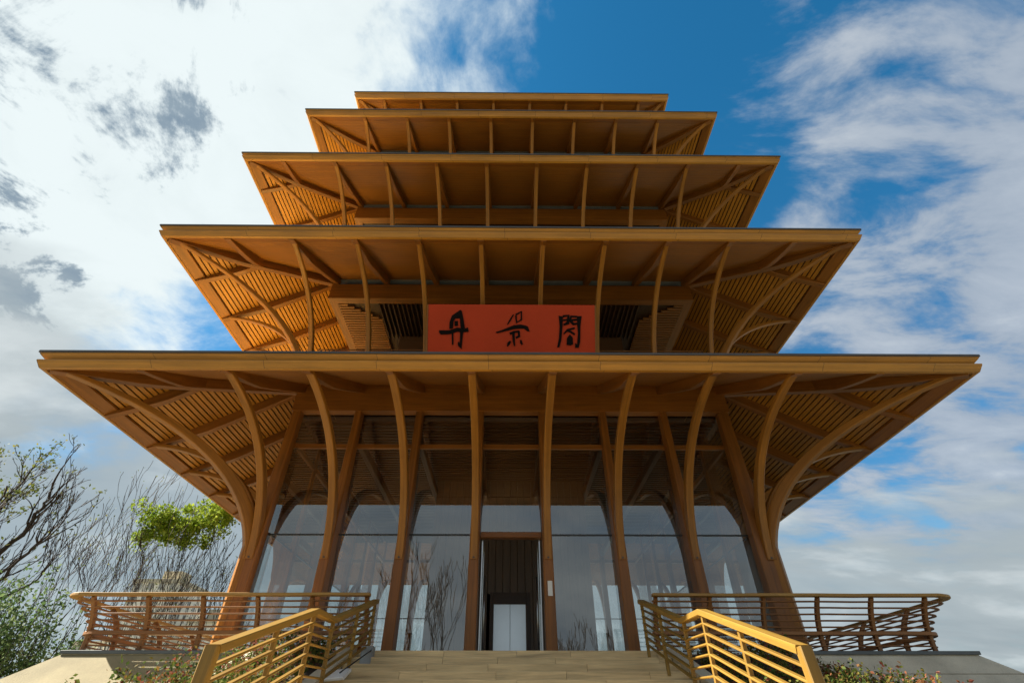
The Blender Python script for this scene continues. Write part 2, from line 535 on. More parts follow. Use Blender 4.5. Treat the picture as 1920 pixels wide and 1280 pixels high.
def build_tier(k):
    U, zb, zt, z0 = TIERS[k]
    zs = lambda u: zb + 0.04 + SL * (U - 0.15 - u)       # underside of the slats
    # roof covering ------------------------------------------------------
    mb = MB()
    if k < 4:
        inner_u = -0.35
        for s in range(4):
            a0, a1 = RR + U + .06, RR + inner_u
            zi = zt + SL * (U - inner_u)
            mb.quad(W(s, -a0, U + .06, zt + .02), W(s, a0, U + .06, zt + .02), W(s, a1, inner_u, zi), W(s, -a1, inner_u, zi))
            n = int(a0 * 2 / 0.45)                        # standing seams
            for i in range(n + 1):
                a = -a0 + 2 * a0 * i / n
                ui = max(inner_u, abs(a) - RR)
                if U - ui > .2:
                    mb.beam(W(s, a, U + .03, zt + .05), W(s, a, ui, zt + .05 + SL * (U - ui)), .03, .05, SIDE_A[s], .004)
    else:
        for s in range(4):
            a0 = RR + U + .06
            i = len(mb.v)
            mb.poly([W(s, -a0, U + .06, zt + .02), W(s, a0, U + .06, zt + .02), W(s, 0, -RR, zt + .5 * (U + RR))])
    roof = mb.build('roof', M['roof'], pagoda)
    # flashing lip -------------------------------------------------------
    mb = MB()
    square_profile(mb, [(U - .10, zt + .035), (U + .10, zt + .035), (U + .10, zt - .025), (U - .10, zt - .025)], closed=True)
    mb.build('flashing', M['flash'], roof)
    # fascia: two boards with a V groove between -------------------------
    h = zt - zb
    mb = MB()
    square_profile(mb, [(U + .07, zt - .028), (U + .065, zt - .028 - h * .08), (U - .075, zt - h * .46), (U + .05, zt - h * .53), (U + .05, zt - h * .60),
                        (U - .04, zb), (U - .13, zb), (U - .15, zt - .028)], closed=True)
    mb.build('fascia', M['fascia'], roof)
    # soffit: backing board and slats -------------------------------------
    mb = MB()
    for s in range(4):
        a0, a1 = RR + U - .15, RR - .2
        mb.quad(W(s, -a0, U - .15, zs(U - .15) + .13), W(s, a0, U - .15, zs(U - .15) + .13), W(s, a1, -.2, zs(-.2) + .13), W(s, -a1, -.2, zs(-.2) + .13))
    soff = mb.build('soffit', M['board_dark'], roof)
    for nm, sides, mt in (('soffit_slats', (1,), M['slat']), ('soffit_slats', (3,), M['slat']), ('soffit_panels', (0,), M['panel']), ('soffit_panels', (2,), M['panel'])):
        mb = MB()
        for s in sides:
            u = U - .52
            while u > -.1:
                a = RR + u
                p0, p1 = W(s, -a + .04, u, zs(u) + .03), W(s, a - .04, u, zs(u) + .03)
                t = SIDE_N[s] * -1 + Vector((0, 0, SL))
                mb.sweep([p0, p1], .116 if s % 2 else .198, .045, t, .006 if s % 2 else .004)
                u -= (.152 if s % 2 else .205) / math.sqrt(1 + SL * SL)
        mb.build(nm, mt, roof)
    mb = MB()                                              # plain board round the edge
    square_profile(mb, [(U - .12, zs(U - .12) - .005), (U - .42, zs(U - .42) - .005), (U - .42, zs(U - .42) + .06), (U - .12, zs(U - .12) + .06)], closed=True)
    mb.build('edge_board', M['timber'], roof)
    # ring beam ----------------------------------------------------------
    mb = MB()
    if k == 0:
        b0, b1 = 8.47, zs(0) + .02
    else:
        b1 = zs(0) - .42
        b0 = b1 - .80
    square_profile(mb, [(.16, b1), (.16, b0), (-.16, b0), (-.16, b1)], closed=True)
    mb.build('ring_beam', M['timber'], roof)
    if k > 0:                                              # pale ledge above the beam
        mb = MB()
        square_profile(mb, [(.05, zs(0) - .02), (.05, zs(0) - .10), (-.15, zs(0) - .10), (-.15, zs(0) - .02)], closed=True)
        mb.build('ledge', M['greybox'], roof)
    # rafters -------------------------------------------------------------
    rw, rh = (.20, .30) if k < 2 else (.17, .26)
    lat = COLS + [-9.45, 9.45] + ([-11.4, 11.4] if False else [])
    for s in (0, 1, 3):
        for a in lat:
            if abs(a) > RR + U - 1.0:
                continue
            if s and k >= 3 and abs(a) < 9:
                continue
            if s and k >= 3 and (a if s == 1 else -a) > 0:
                continue
            if s and k == 2 and (a if s == 1 else -a) > 4:
                continue
            ui = max(0.1, abs(a) - RR)
            ue = U - .14
            pts, hl = [], []
            for i in range(9):
                t = i / 8
                u = ui + (ue - ui) * t
                sag = .10 * math.sin(math.pi * t)
                hh = rh * min(1.0, .20 + max(0, (U - .14 - u)) / 1.5 * .8) + sag * .5
                hl.append(hh)
                pts.append(W(s, a, u, zs(u) - hh * .5))
            MB().sweep(pts, rw, rh, SIDE_A[s], hs=hl).build('rafter', M['timber'], roof)
    for sx, sy in ((-1, -1), (1, -1)):
        d = Vector((sx, sy, 0)).normalized()
        side = Vector((-d.y, d.x, 0))
        pts, hl = [], []
        for i in range(11):
            u = .1 + (U - .20 - .1) * i / 10
            hh = rh * 1.15 * min(1.0, .2 + max(0, (U - .2 - u)) / 1.5 * .8) + .03
            hl.append(hh)
            pts.append(Vector((sx * (RR + u), CY + sy * (RR + u), zr(zs(u) - hh * .5))))
        MB().sweep(pts, rw * 1.15, rh * 1.15, side, hs=hl).build('hip_rafter', M['timber'], roof)
    # curved ribs ---------------------------------------------------------
    ze = zb + .10
    sc = U / 4.74
    P = [(.06, z0 - .7), (.22, z0 + .95), (1.55 * sc, ze - .10), (U - .15, ze + .03)]
    N = 18
    hs = [.34 - .24 * (i / N) ** 1.3 for i in range(N + 1)]
    if k:
        hs = [x * .8 for x in hs]
    w_ = .21 if k == 0 else .155
    def rib(fn, side):
        pts = [fn(*bez(P, i / N)) for i in range(N + 1)]
        MB().sweep(pts, w_, .3, side, .02, hs=hs).build('rib', M['rib'], roof)
    for a in COLS:
        rib(lambda u, z: W(0, a, u, z), SIDE_A[0])
        if k == 0:
            bolts(a)
    if k < 3:
        for s in (1, 3):
            for a in COLS:
                if k == 2 and (a if s == 1 else -a) > 0:
                    continue
                rib(lambda u, z: W(s, a, u, z), SIDE_A[s])
    if k == 0:
        for a in COLS:
            rib(lambda u, z: W(2, a, u, z), SIDE_A[2])
    hs = [x * 1.08 for x in hs]
    w_ *= 1.05
    for sx, sy in ((-1, -1), (1, -1)) + (((-1, 1), (1, 1)) if k == 0 else ()):
        d = Vector((sx, sy, 0)).normalized()
        rib(lambda u, z: Vector((sx * (RR + u), CY + sy * (RR + u), zr(z))), Vector((-d.y, d.x, 0)))
    # gallery behind the ribs of the upper tiers ---------------------------
    if k > 0:
        U2, zb2, zt2, _ = TIERS[k - 1]
        zf = zt2 + SL * (U2 + .35) - .05                    # gallery floor
        mb = MB()
        mb.box((-RR - .4, CY - RR - .4, zr(zf - .12)), (RR + .4, CY + RR + .4, zr(zf)))
        mb.build('gallery_floor', M['inner'], pagoda)
        mb = MB()
        i_ = 5.0
        for s in range(4):
            mb.quad(W(s, -i_, -RR + i_, zf), W(s, i_, -RR + i_, zf), W(s, i_, -RR + i_, b0 + .06), W(s, -i_, -RR + i_, b0 + .06))
        mb.build('gallery_wall', M['inner'], pagoda)
        mb = MB()
        mb.box((-RR + .16, CY - RR + .16, zr(b0 + .10)), (RR - .16, CY + RR - .16, zr(b0 + .16)))
        ceil = mb.build('gallery_ceiling', M['board_dark'], pagoda)
        if k == 1:
            mb = MB()
            x = -5.5
            while x < 5.51:
                mb.box((x - .022, CY - RR + .2, zr(b0 - .02)), (x + .022, CY - 4.9, zr(b0 + .09)), .004)
                x += .19
            mb.build('ceiling_slats', M['inner'], ceil)
            for sx in (-1, 1):
                mb = MB()
                y = CY - RR + .25
                while y < CY + 3:
                    xin = max(5.55, RR - .2 - (y - (CY - RR)) * 1.4)
                    mb.box((sx * (RR - .17), y - .05, zr(b0 - .02)), (sx * xin, y + .05, zr(b0 + .06)), .006)
                    y += .16
                mb.build('ceiling_battens', M['timber'], ceil)
            mb = MB()
            for z_ in (zf + 1.05, zf + .75, zf + .45):
                for s in (0, 1, 3):
                    mb.beam(W(s, -RR, -.05, z_), W(s, RR, -.05, z_), .05, .04)
            mb.build('gallery_railing', M['post'], pagoda)


def square_profile(mb, prof, closed=False):
    """sweep a profile (u, z) round the square plan with mitred corners"""
    n = len(prof)
    m = n if closed else n - 1
    for s in range(4):
        ring0 = [W(s, -(RR + u), u, z) for u, z in prof]
        ring1 = [W(s, (RR + u), u, z) for u, z in prof]
        v = [rnd.uniform(0, 9)]
        for j in range(n):
            a, b = prof[j], prof[(j + 1) % n]
            v.append(v[-1] + math.hypot(a[0] - b[0], a[1] - b[1]))
        nseg = 8
        for q in range(nseg):
            r0 = [ring0[j].lerp(ring1[j], q / nseg) for j in range(n)]
            r1 = [ring0[j].lerp(ring1[j], (q + 1) / nseg) for j in range(n)]
            base = len(mb.v)
            mb.v.extend(map(tuple, r0)); mb.v.extend(map(tuple, r1))
            for j in range(m):
                j2 = (j + 1) % n
                L0, L1 = (r0[j] - ring0[j]).length, (r1[j] - ring0[j]).length
                mb.face((base + j, base + n + j, base + n + j2, base + j2), [(L0, v[j]), (L1, v[j]), (L1, v[j + 1]), (L0, v[j + 1])])


def bolts(a):
    """two dark bolt heads on the face of a column below the rib"""
    for z in (4.02, 3.72):
        MB().tube([W(0, a, .22, z), W(0, a, .245, z)], .028, 8).build('bolt', M['flash'], pagoda)


for k in range(5):
    build_tier(k)

# ---- ground floor: columns, glass, doors, lift core
for s in range(4):
    for i, a in enumerate(COLS):
        if i == 7:
            continue                     # the corner belongs to the next side
        corner = i == 0
        mb = MB()
        w0 = .27 if not corner else .35
        p0, p1 = W(s, a, -.06, DECK - .02), W(s, a, -.06, 8.52)
        mid = W(s, a, -.06, 4.3)
        d_ = .50
        mb.sweep([p0, mid, p1], w0, d_, SIDE_A[s], .025, hs=[d_ + .04, d_, d_ * .72], ws=[w0 + .03, w0, w0 * .82])
        col = mb.build('column', M['timber'], pagoda)
for sx in (-1, 1):                       # slim diagonal posts carrying the corner ribs
    d = Vector((sx, -1, 0)).normalized()
    def cp(z): return Vector((sx * (RR + .17), CY - RR - .17, zr(z)))
    MB().sweep([cp(DECK - .02), cp(3.4), cp(4.3)], .17, .20, Vector((d.y, -d.x, 0)), .015).build('corner_post', M['rib'], pagoda)
GU = -.22                                # glass plane
TR1, TR2, GTOP = 4.46, 7.30, 8.47
for s in range(4):
    for b in range(7):
        a0, a1 = COLS[b] + .12, COLS[b + 1] - .12
        door = (s == 0 and b == 3)
        mb = MB()
        # dark joint, wooden transom and head
        mb.beam(W(s, a0, GU, TR2), W(s, a1, GU, TR2), .12, .16, SIDE_N[s])
        fr = mb.build('window', M['timber'], pagoda)
        if not door:
            mb = MB()
            mb.beam(W(s, a0, GU, TR1), W(s, a1, GU, TR1), .05, .045, SIDE_N[s], .004)
            mb.build('mullion', M['mullion'], fr)
            mb = MB()
            mb.beam(W(s, a0, GU, DECK + .03), W(s, a1, GU, DECK + .03), .06, .06, SIDE_N[s], .004)
            mb.build('sill', M['mullion'], fr)
        zz = [(DECK + .06, TR1 - .02), (TR1 + .02, TR2 - .08), (TR2 + .08, GTOP + .02)]
        for q, (za, zb_) in enumerate(zz):
            if door and q == 0:
                continue
            j = rnd.uniform(-.004, .004)          # panes are never quite coplanar
            mb = MB()
            mb.quad(W(s, a0 - .1, GU + j, za), W(s, a1 + .1, GU - j, za), W(s, a1 + .1, GU - j, zb_), W(s, a0 - .1, GU + j, zb_))
            mb.build('pane', M['glass'], fr)
# inner ceiling of the hall and its rails
mb = MB()
mb.box((-RR + .2, CY - RR + .35, zr(8.30)), (RR - .2, CY + RR - .35, zr(8.40)))
hc = mb.build('hall_ceiling', M['board_dark'], pagoda)
mb = MB()
y = CY - RR + .5
while y < CY + RR - .4:
    mb.box((-RR + .3, y - .05, zr(8.20)), (RR - .3, y + .05, zr(8.29)), .006)
    y += .22
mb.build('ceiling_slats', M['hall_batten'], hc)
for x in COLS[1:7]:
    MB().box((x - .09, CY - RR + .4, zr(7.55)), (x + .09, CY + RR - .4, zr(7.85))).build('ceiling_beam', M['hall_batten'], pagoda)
# core with the lift
yc = 19.9
mb = MB()
n = 22
for i in range(n):                       # vertical panelling with uneven depth
    x0, x1 = -3.1 + 6.2 * i / n, -3.1 + 6.2 * (i + 1) / n
    if -.72 < (x0 + x1) / 2 < .58:
        mb.box((x0 + .006, yc, zr(3.85)), (x1 - .006, yc + .15, zr(8.25)), .01)
    else:
        mb.box((x0 + .006, yc + rnd.choice((0, .03)), zr(DECK)), (x1 - .006, yc + .15, zr(8.25)), .01)
for sx in (-1, 1):
    mb.box((sx * 3.1, yc + .1, zr(DECK)), (sx * 3.0, yc + 5, zr(8.25)))
mb.box((-3.1, yc + 5, zr(DECK)), (3.1, yc + 5.1, zr(8.25)))
core = mb.build('core_wall', M['core'], pagoda)
mb = MB()
mb.box((-.74, yc - .03, zr(DECK)), (-.60, yc + .1, zr(3.90)))
mb.box((.60, yc - .03, zr(DECK)), (.74, yc + .1, zr(3.90)))
mb.box((-.60, yc - .03, zr(3.52)), (.60, yc + .1, zr(3.90)))
lf = mb.build('lift', M['board_dark'], pagoda)
for sx in (-1, 1):
    MB().box((sx * .006, yc + .05, zr(DECK)), (sx * .60, yc + .09, zr(3.52)), .004).build('lift_door', M['lift_door'], lf)
# entrance doors, both leaves swung inwards, long steel pulls
MB().box((-.90, CY - RR + .10, zr(4.36)), (.90, CY - RR + .34, zr(4.52))).build('door_head', M['timber'], pagoda)
for sx in (-1, 1):
    yd = CY - RR + .30
    lf = MB()
    x = sx * .84
    lf.box((x - .02, yd, zr(DECK + .02)), (x + .02, yd + .06, zr(4.34)), .004)
    lf.box((x - .02, yd + .86, zr(DECK + .02)), (x + .02, yd + .92, zr(4.34)), .004)
    lf.box((x - .02, yd + .06, zr(DECK + .02)), (x + .02, yd + .86, zr(DECK + .12)), .004)
    lf.box((x - .02, yd + .06, zr(4.24)), (x + .02, yd + .86, zr(4.34)), .004)
    dl = lf.build('door', M['steel'], pagoda)
    MB().box((x - .006, yd + .06, zr(DECK + .12)), (x + .006, yd + .86, zr(4.24)), .001).build('pane', M['glass'], dl)
    MB().tube([(x - sx * .07, yd + .75, zr(DECK + .25)), (x - sx * .07, yd + .75, zr(3.5))], .018, 8).build('handle', M['steel'], dl)
MB().box((1.00, CY - RR - .225, zr(2.75)), (1.13, CY - RR - .195, zr(3.12)), .01).build('card_reader', M['white'], pagoda)
MB().box((-RR - .3, CY - RR - .3, zr(DECK - .05)), (RR + .3, CY + RR + .3, zr(DECK + .012))).build('hall_floor', M['floor'], pagoda)

# ------------------------------------------------------------------ plaque over the entrance
def plaque():
    yb, zb_, yt, zt_ = 13.45, 10.22, 12.55, 11.64
    root = empty('name_plaque', (0, yb, zr(zb_)), 'long red plaque with three dark brush-written characters hung above the entrance eave', 'sign')
    up = Vector((0, yt - yb, zt_ - zb_))
    Hh = up.length
    up.normalize()
    nrm = Vector((1, 0, 0)).cross(up)          # towards the viewer
    if nrm.y > 0: nrm = -nrm
    o = Vector((0, yb, zr(zb_)))
    def P(x, v, d): return o + Vector((x, 0, 0)) + up * v + nrm * d
    hw = 2.93
    mb = MB()
    mb.prism([P(-hw, 0, 0), P(hw, 0, 0), P(hw, Hh, 0), P(-hw, Hh, 0)], [P(-hw, 0, -.07), P(hw, 0, -.07), P(hw, Hh, -.07), P(-hw, Hh, -.07)])
    mb.build('board', M['red'], root)
    mb = MB()
    for a, b in ((P(-hw - .02, 0, -.03), P(-hw - .02, Hh, -.03)), (P(hw + .02, 0, -.03), P(hw + .02, Hh, -.03))):
        mb.beam(a, b, .04, .10, Vector((1, 0, 0)), .005)
    mb.build('frame', M['timber'], root)
    def cv(zx, zy):
        return ((zx - 105) / 1683 * 2 * hw - hw, (585 - zy) / 460 * Hh)
    def poly(mb, pts):
        q = [cv(*p) for p in pts]
        ar = sum(q[i][0] * q[(i + 1) % len(q)][1] - q[(i + 1) % len(q)][0] * q[i][1] for i in range(len(q)))
        if ar < 0: q.reverse()
        poly.k += 1
        d = .030 + .0012 * (poly.k % 7)
        mb.prism([P(x, v, d) for x, v in q], [P(x, v, .002) for x, v in q])
    poly.k = 0
    def stroke(mb, pts, w):
        L, Rr = [], []
        for i, p in enumerate(pts):
            a, b = pts[max(0, i - 1)], pts[min(len(pts) - 1, i + 1)]
            dx, dy = b[0] - a[0], b[1] - a[1]
            l = math.hypot(dx, dy)
            ww = (w[i] if isinstance(w, (list, tuple)) else w) * 1.3
            L.append((p[0] - dy / l * ww / 2, p[1] + dx / l * ww / 2)); Rr.append((p[0] + dy / l * ww / 2, p[1] - dx / l * ww / 2))
        poly(mb, L + Rr[::-1])
    # first character
    mb = MB()
    poly(mb, [(320, 365), (322, 300), (345, 235), (430, 178), (442, 188), (425, 240), (380, 264), (362, 290), (358, 360)])
    poly(mb, [(430, 178), (444, 190), (462, 270), (478, 358), (436, 362), (424, 262), (384, 264), (400, 235)])
    poly(mb, [(372, 288), (406, 286), (408, 335), (374, 338)])
    poly(mb, [(218, 378), (320, 378), (400, 350), (470, 362), (508, 350), (517, 390), (450, 398), (400, 392), (330, 415), (235, 420), (220, 400)])
    poly(mb, [(345, 405), (362, 405), (365, 514), (350, 517)])
    poly(mb, [(430, 385), (462, 385), (452, 490), (446, 558), (410, 525), (408, 495), (420, 485), (429, 505)])
    mb.build('character', M['ink'], root)
    # second character
    mb = MB()
    stroke(mb, [(966, 222), (930, 280), (905, 320)], [9, 13, 7])
    stroke(mb, [(988, 225), (1046, 192), (1046, 272), (998, 300), (990, 232)], 14)
    poly(mb, [(788, 392), (850, 372), (970, 325), (1040, 318), (1110, 335), (1130, 385), (1105, 382), (1070, 358), (980, 362), (880, 385), (800, 405)])
    stroke(mb, [(930, 408), (975, 390), (1024, 384)], [18, 16, 14])
    stroke(mb, [(1018, 380), (1024, 432), (992, 446)], [16, 20, 16])
    stroke(mb, [(966, 395), (968, 460), (978, 526)], [20, 20, 10])
    poly(mb, [(900, 528), (906, 494), (932, 474), (942, 482), (934, 506), (912, 530)])
    poly(mb, [(1030, 466), (1050, 470), (1061, 505), (1050, 517), (1034, 498)])
    mb.build('character', M['ink'], root)
    # third character
    mb = MB()
    poly(mb, [(1422, 230), (1465, 240), (1462, 330), (1448, 470), (1427, 538), (1405, 535), (1424, 450), (1432, 330)])
    poly(mb, [(1608, 236), (1655, 232), (1642, 330), (1638, 480), (1622, 540), (1585, 541), (1588, 496), (1606, 508), (1616, 400), (1608, 300)])
    stroke(mb, [(1464, 238), (1522, 228), (1514, 305), (1470, 318)], [18, 20, 26, 14])
    stroke(mb, [(1466, 275), (1514, 268)], 12)
    stroke(mb, [(1610, 240), (1546, 238), (1540, 280), (1572, 312), (1612, 306)], [14, 16, 22, 20, 12])
    stroke(mb, [(1545, 275), (1608, 268)], 14)
    stroke(mb, [(1472, 408), (1512, 368), (1584, 350)], [10, 16, 14])
    stroke(mb, [(1508, 378), (1540, 385), (1584, 412)], [10, 16, 14])
    poly(mb, [(1500, 512), (1504, 450), (1532, 412), (1562, 440), (1567, 508), (1540, 518)])
    mb.build('character', M['ink'], root)
plaque()

# ------------------------------------------------------------------ ground, terrace, stairs
mb = MB()
mb.quad((-900, -900, 0), (900, -900, 0), (900, 900, 0), (-900, 900, 0))
tag(mb.build('ground', M['ground']), kind='structure')

TE = 12.5                                 # front edge of the terrace
XL, XR, YB = -9.75, 10.25, 31.8
mb = MB()
mb.box((XL, TE, zr(DECK - .30)), (XR, YB, zr(DECK - .06)), .01)
tag(mb.build('terrace', M['concrete_shaded']), kind='structure')

STEP_H, STEP_R, SW = .16, .5, 3.35
stair = empty('staircase', (0, TE, zr(DECK)), 'wide plank-faced steps climbing to the glass entrance between two railings', 'stairs')
z, y = DECK, TE
steps = []
for i in range(18):
    depth = STEP_R if i != 6 else 1.0
    steps.append((y - (0 if i == 0 else depth), z))
    y0 = y - (0.0 if i == 0 else depth)
    if i == 0:
        a, b = (-SW, TE - .04, zr(z - STEP_H)), (SW, TE + .6, zr(z))
    else:
        a, b = (-SW, y0, zr(z - STEP_H)), (SW, y + .12, zr(z) - .004)
    if z - STEP_H > -1.62:
        mb = MB()
        # each step is laid from planks with tight joints
        xs = [-SW]
        while xs[-1] < SW - 1.6:
            xs.append(xs[-1] + rnd.uniform(1.1, 2.2))
        xs.append(SW)
        for q in range(len(xs) - 1):
            mb.box((xs[q] + .003, a[1] + rnd.uniform(0, .006), a[2]), (xs[q + 1] - .003, b[1], b[2] - rnd.uniform(0, .004)), .010)
        mb.build('step', M['stone_step'], stair)
    y = y0
    z -= STEP_H
Y_END = y


def slope_z(y):                            # line through the step noses
    if y >= 9.5: return DECK - (TE - y) * STEP_H / STEP_R
    if y >= 8.5: return DECK - 3.0 * STEP_H / STEP_R
    return DECK - (3.0 + 8.5 - y) * STEP_H / STEP_R


# sloping curbs beside the steps, planters and battered walls
XPL = {-1: 5.15, 1: 5.85}
for sx, nm in ((-1, 'left'), (1, 'right')):
    root = empty('planter', (sx * 4.7, 9, 0), 'sloping planting bed with pale coping on the %s of the steps' % nm, 'planter', 'planting beds flanking the steps')
    XO = XPL[sx]
    for x0, x1, dz, part in ((3.37, 3.62, .06, 'curb'), (XO, XO + .30, .10, 'coping')):
        rings = []
        pts = [12.46, 9.5, 8.5, 5.2]
        top = [slope_z(p) + dz for p in pts]
        mb = MB()
        r = [[(sx * x0, p, 0), (sx * x1, p, 0), (sx * x1, p, zr(t)), (sx * x0, p, zr(t))] for p, t in zip(pts, top)]
        mb.loft(r, [0, 3, 4, 7], [0, .3, 2, 2.3, 4])
        mb.build(part, M['coping'], root)
    pts = [12.4, 9.5, 8.5, 5.25]
    mb = MB()
    r = [[(sx * 3.6, p, 0), (sx * (XO + .02), p, 0), (sx * (XO + .02), p, zr(slope_z(p) - .05)), (sx * 3.6, p, zr(slope_z(p) - .05))] for p in pts]
    mb.loft(r, [0, 3, 4, 7], [0, 1, 2, 3, 4])
    mb.build('soil', M['soil'], root)

    # battered wall under the terrace edge
    xe = XL if sx < 0 else XR
    wall = empty('retaining_wall', (sx * 8, TE - .5, 0),
                 'sunlit beige sloping concrete wall below the left terrace railing' if sx < 0 else 'shaded grey sloping concrete wall in courses below the right terrace railing',
                 'wall', 'battered walls below the terrace')
    mat = M['concrete'] if sx < 0 else M['concrete_shaded']
    top_z = DECK - .075
    joints = [0, 3.0] if sx < 0 else [0, .36, .66, 3.0]
    mb = MB()
    for q in range(len(joints) - 1):
        d0, d1 = joints[q] + (.012 if q else 0), joints[q + 1]
        # d: drop below the edge; 45 degree batter forwards and outwards
        def pt(d, inner, back=False):
            x = sx * (XO + .05) if inner else xe + sx * d * 1.35
            yy = TE - d * 1.0
            if back: return Vector((x, yy + .6, zr(top_z - d - (.25 if d > 0 else .25))))
            return Vector((x, yy, zr(top_z - d)))
        d1 = min(d1, top_z + CAM_Z)
        fr_ = [pt(d0, True), pt(d0, False), pt(d1, False), pt(d1, True)]
        bk_ = [pt(d0, True, True), pt(d0, False, True) , pt(d1, False, True), pt(d1, True, True)]
        mb.prism(fr_, bk_)
    # outer flank
    H_ = top_z + CAM_Z
    mb.prism([Vector((xe, TE + .01, zr(top_z))), Vector((xe, YB, zr(top_z))), Vector((xe + sx * H_ * 1.35, YB, 0)), Vector((xe + sx * H_ * 1.35, TE - H_ + .01, 0))],
             [Vector((xe - sx * .4, TE + .3, zr(top_z - .1))), Vector((xe - sx * .4, YB, zr(top_z - .1))), Vector((xe - sx * .2, YB, 0)), Vector((xe - sx * .2, TE + .3, 0))])
    mb.build('batter', mat, wall)
    mb = MB()
    mb.box((sx * (XO + .15), TE - .05, zr(DECK - .07)), (xe + sx * .03, TE + .5, zr(DECK)), .008)
    mb.box((xe - sx * .4, TE + .5, zr(DECK - .07)), (xe + sx * .03, YB, zr(DECK)), .008)
    mb.build('edge_strip', M['edge'], wall)
MB().box((XL + .4, TE + .5, zr(DECK - .058)), (XR - .4, YB, zr(DECK - .01))).build('deck', M['stone_step'])
tag(bpy.data.objects['deck'], kind='structure')

# ground cover in the beds
def leaf_quad(mb, p, size, up, r):
    n = Vector((r.gauss(0, 1), r.gauss(0, 1), abs(r.gauss(0, 1)) * .8 + up)).normalized()
    a = n.orthogonal().normalized()
    a.rotate(Quaternion(n, r.uniform(0, 6.28)))
    b = n.cross(a)
    l, w = size, size * r.uniform(.45, .7)
    i = len(mb.v)
    pts = [p - a * l * .5, p + b * w * .5 + n * l * .06, p + a * l * .5, p - b * w * .5 + n * l * .06]
    mb.v.extend(map(tuple, pts))
    mb.face((i, i + 1, i + 2, i + 3))


for sx, nm in ((-1, 'left'), (1, 'right')):
    r = random.Random(20 + sx)
    mb = MB()
    for c in range(330):
        cx = r.uniform(3.7, XPL[sx]); cy = r.uniform(5.4, 12.3)
        hgt = r.uniform(.10, .34) * (1.25 if cx > 4.6 else .8) * (1.75 if sx < 0 else 1.1)
        rad = r.uniform(.10, .22)
        for q in range(46):
            v = Vector((r.gauss(0, 1), r.gauss(0, 1), r.gauss(0, 1))).normalized() * (r.random() ** .4)
            p = Vector((sx * min(XPL[sx] + .10, max(3.62, cx + v.x * rad)), cy + v.y * rad, zr(slope_z(cy) + .02 + hgt * (.5 + .5 * v.z) )))
            leaf_quad(mb, p, r.uniform(.035, .085), .3, r)
    o = mb.build('ground_cover', M['leaf_bed'])
    tag(o, 'mixed green and reddish low planting filling the bed %s of the steps' % nm, 'plants', kind='stuff')

# ------------------------------------------------------------------ railings
def flare(h):                 # outward offset of the terrace railing at height h
    t = h / 1.05
    return .10 * (1 - t) * .6 + .50 * t ** 2.2 - .02


XRAIL = {1: 9.72, -1: 9.66}


def rail_path(sx, h, yfront=12.72, xin=3.22, n=9):
    """front run, rounded corner, side run of the terrace railing at height h"""
    f = flare(h)
    xs = XRAIL[sx] + f
    yf = yfront - f
    rad = .45
    pts = [(sx * xin, yf)]
    m = 14
    for i in range(1, m + 1):
        pts.append((sx * (xin + (xs - rad - xin) * i / m), yf))
    for i in range(1, n):
        a = math.pi / 2 * i / n
        pts.append((sx * (xs - rad + rad * math.sin(a)), yf + rad - rad * math.cos(a)))
    yb = YB - .5
    for i in range(0, 15):
        pts.append((sx * xs, yf + rad + (yb - yf - rad) * i / 14))
    return pts


def wob(i, h, seed):
    return .0035 * math.sin(i * .9 + h * 7 + seed) + .002 * math.sin(i * 2.1 + h * 3)


RAIL_H = [.94, .83, .71, .59, .47, .35, .23, .11]
for sx, nm in ((-1, 'left'), (1, 'right')):
    lab = ('flared timber terrace railing left of the steps, its far end before the shrubs' if sx < 0 else 'flared timber terrace railing right of the steps, dark against the sky')
    root = empty('terrace_railing', (sx * 6.5, 12.6, zr(DECK)), lab, 'railing', 'terrace railings')
    def strip(h, w, th, name, mat, par):
        path = rail_path(sx, h)
        rings, us, L = [], [], 0
        for i, (x, y) in enumerate(path):
            a, b = Vector(path[max(0, i - 1)]), Vector(path[min(len(path) - 1, i + 1)])
            t = (b - a).normalized()
            nrm = Vector((-t.y, t.x)) * (1)
            zc_ = zr(DECK + h + wob(i, h, sx))
            c = .008
            sec = [(-w/2 + c, -th/2), (w/2 - c, -th/2), (w/2, -th/2 + c), (w/2, th/2 - c), (w/2 - c, th/2), (-w/2 + c, th/2), (-w/2, th/2 - c), (-w/2, -th/2 + c)]
            rings.append([Vector((x + nrm.x * q[0], y + nrm.y * q[0], zc_ + q[1])) for q in sec])
            if i: L += (Vector(path[i]) - Vector(path[i - 1])).length
            us.append(L)
        v0 = rnd.uniform(0, 9)
        mb = MB()
        mb.loft(rings, us, [v0, v0 + w, v0 + w + .01, v0 + w + th, v0 + w + th + .01, v0 + 2*w + th, v0 + 2*w + th + .01, v0 + 2*w + 2*th, v0 + 2*w + 2*th + .01])
        return mb.build(name, mat, par)
    strip(1.05, .17, .06, 'handrail', M['toprail'], root)
    for h in RAIL_H:
        if h == .35:
            strip(h, .20, .075, 'rail', M['post'], root)
        else:
            strip(h, .085, .027, 'rail', M['post'], root)
    # posts
    def post(base, outv, along):
        pts = []
        for i in range(9):
            h = 1.02 * i / 8
            f = flare(h)
            pts.append(Vector((base[0], base[1], zr(DECK + h))) + outv * f)
        MB().sweep(pts, .085, .10, along, .012, hs=[.085 + .03 * math.sin(math.pi * i / 8) for i in range(9)]).build('post', M['post'], root)
    xs_ = [3.30 + 1.24 * i for i in range(6)]
    for x in xs_:
        post((sx * x, 12.72 + .02), Vector((0, -1, 0)), Vector((1, 0, 0)))
    xo = XRAIL[sx]
    for i in range(9):
        post((sx * (xo - .02), 13.9 + 1.9 * i), Vector((sx, 0, 0)), Vector((0, 1, 0)))

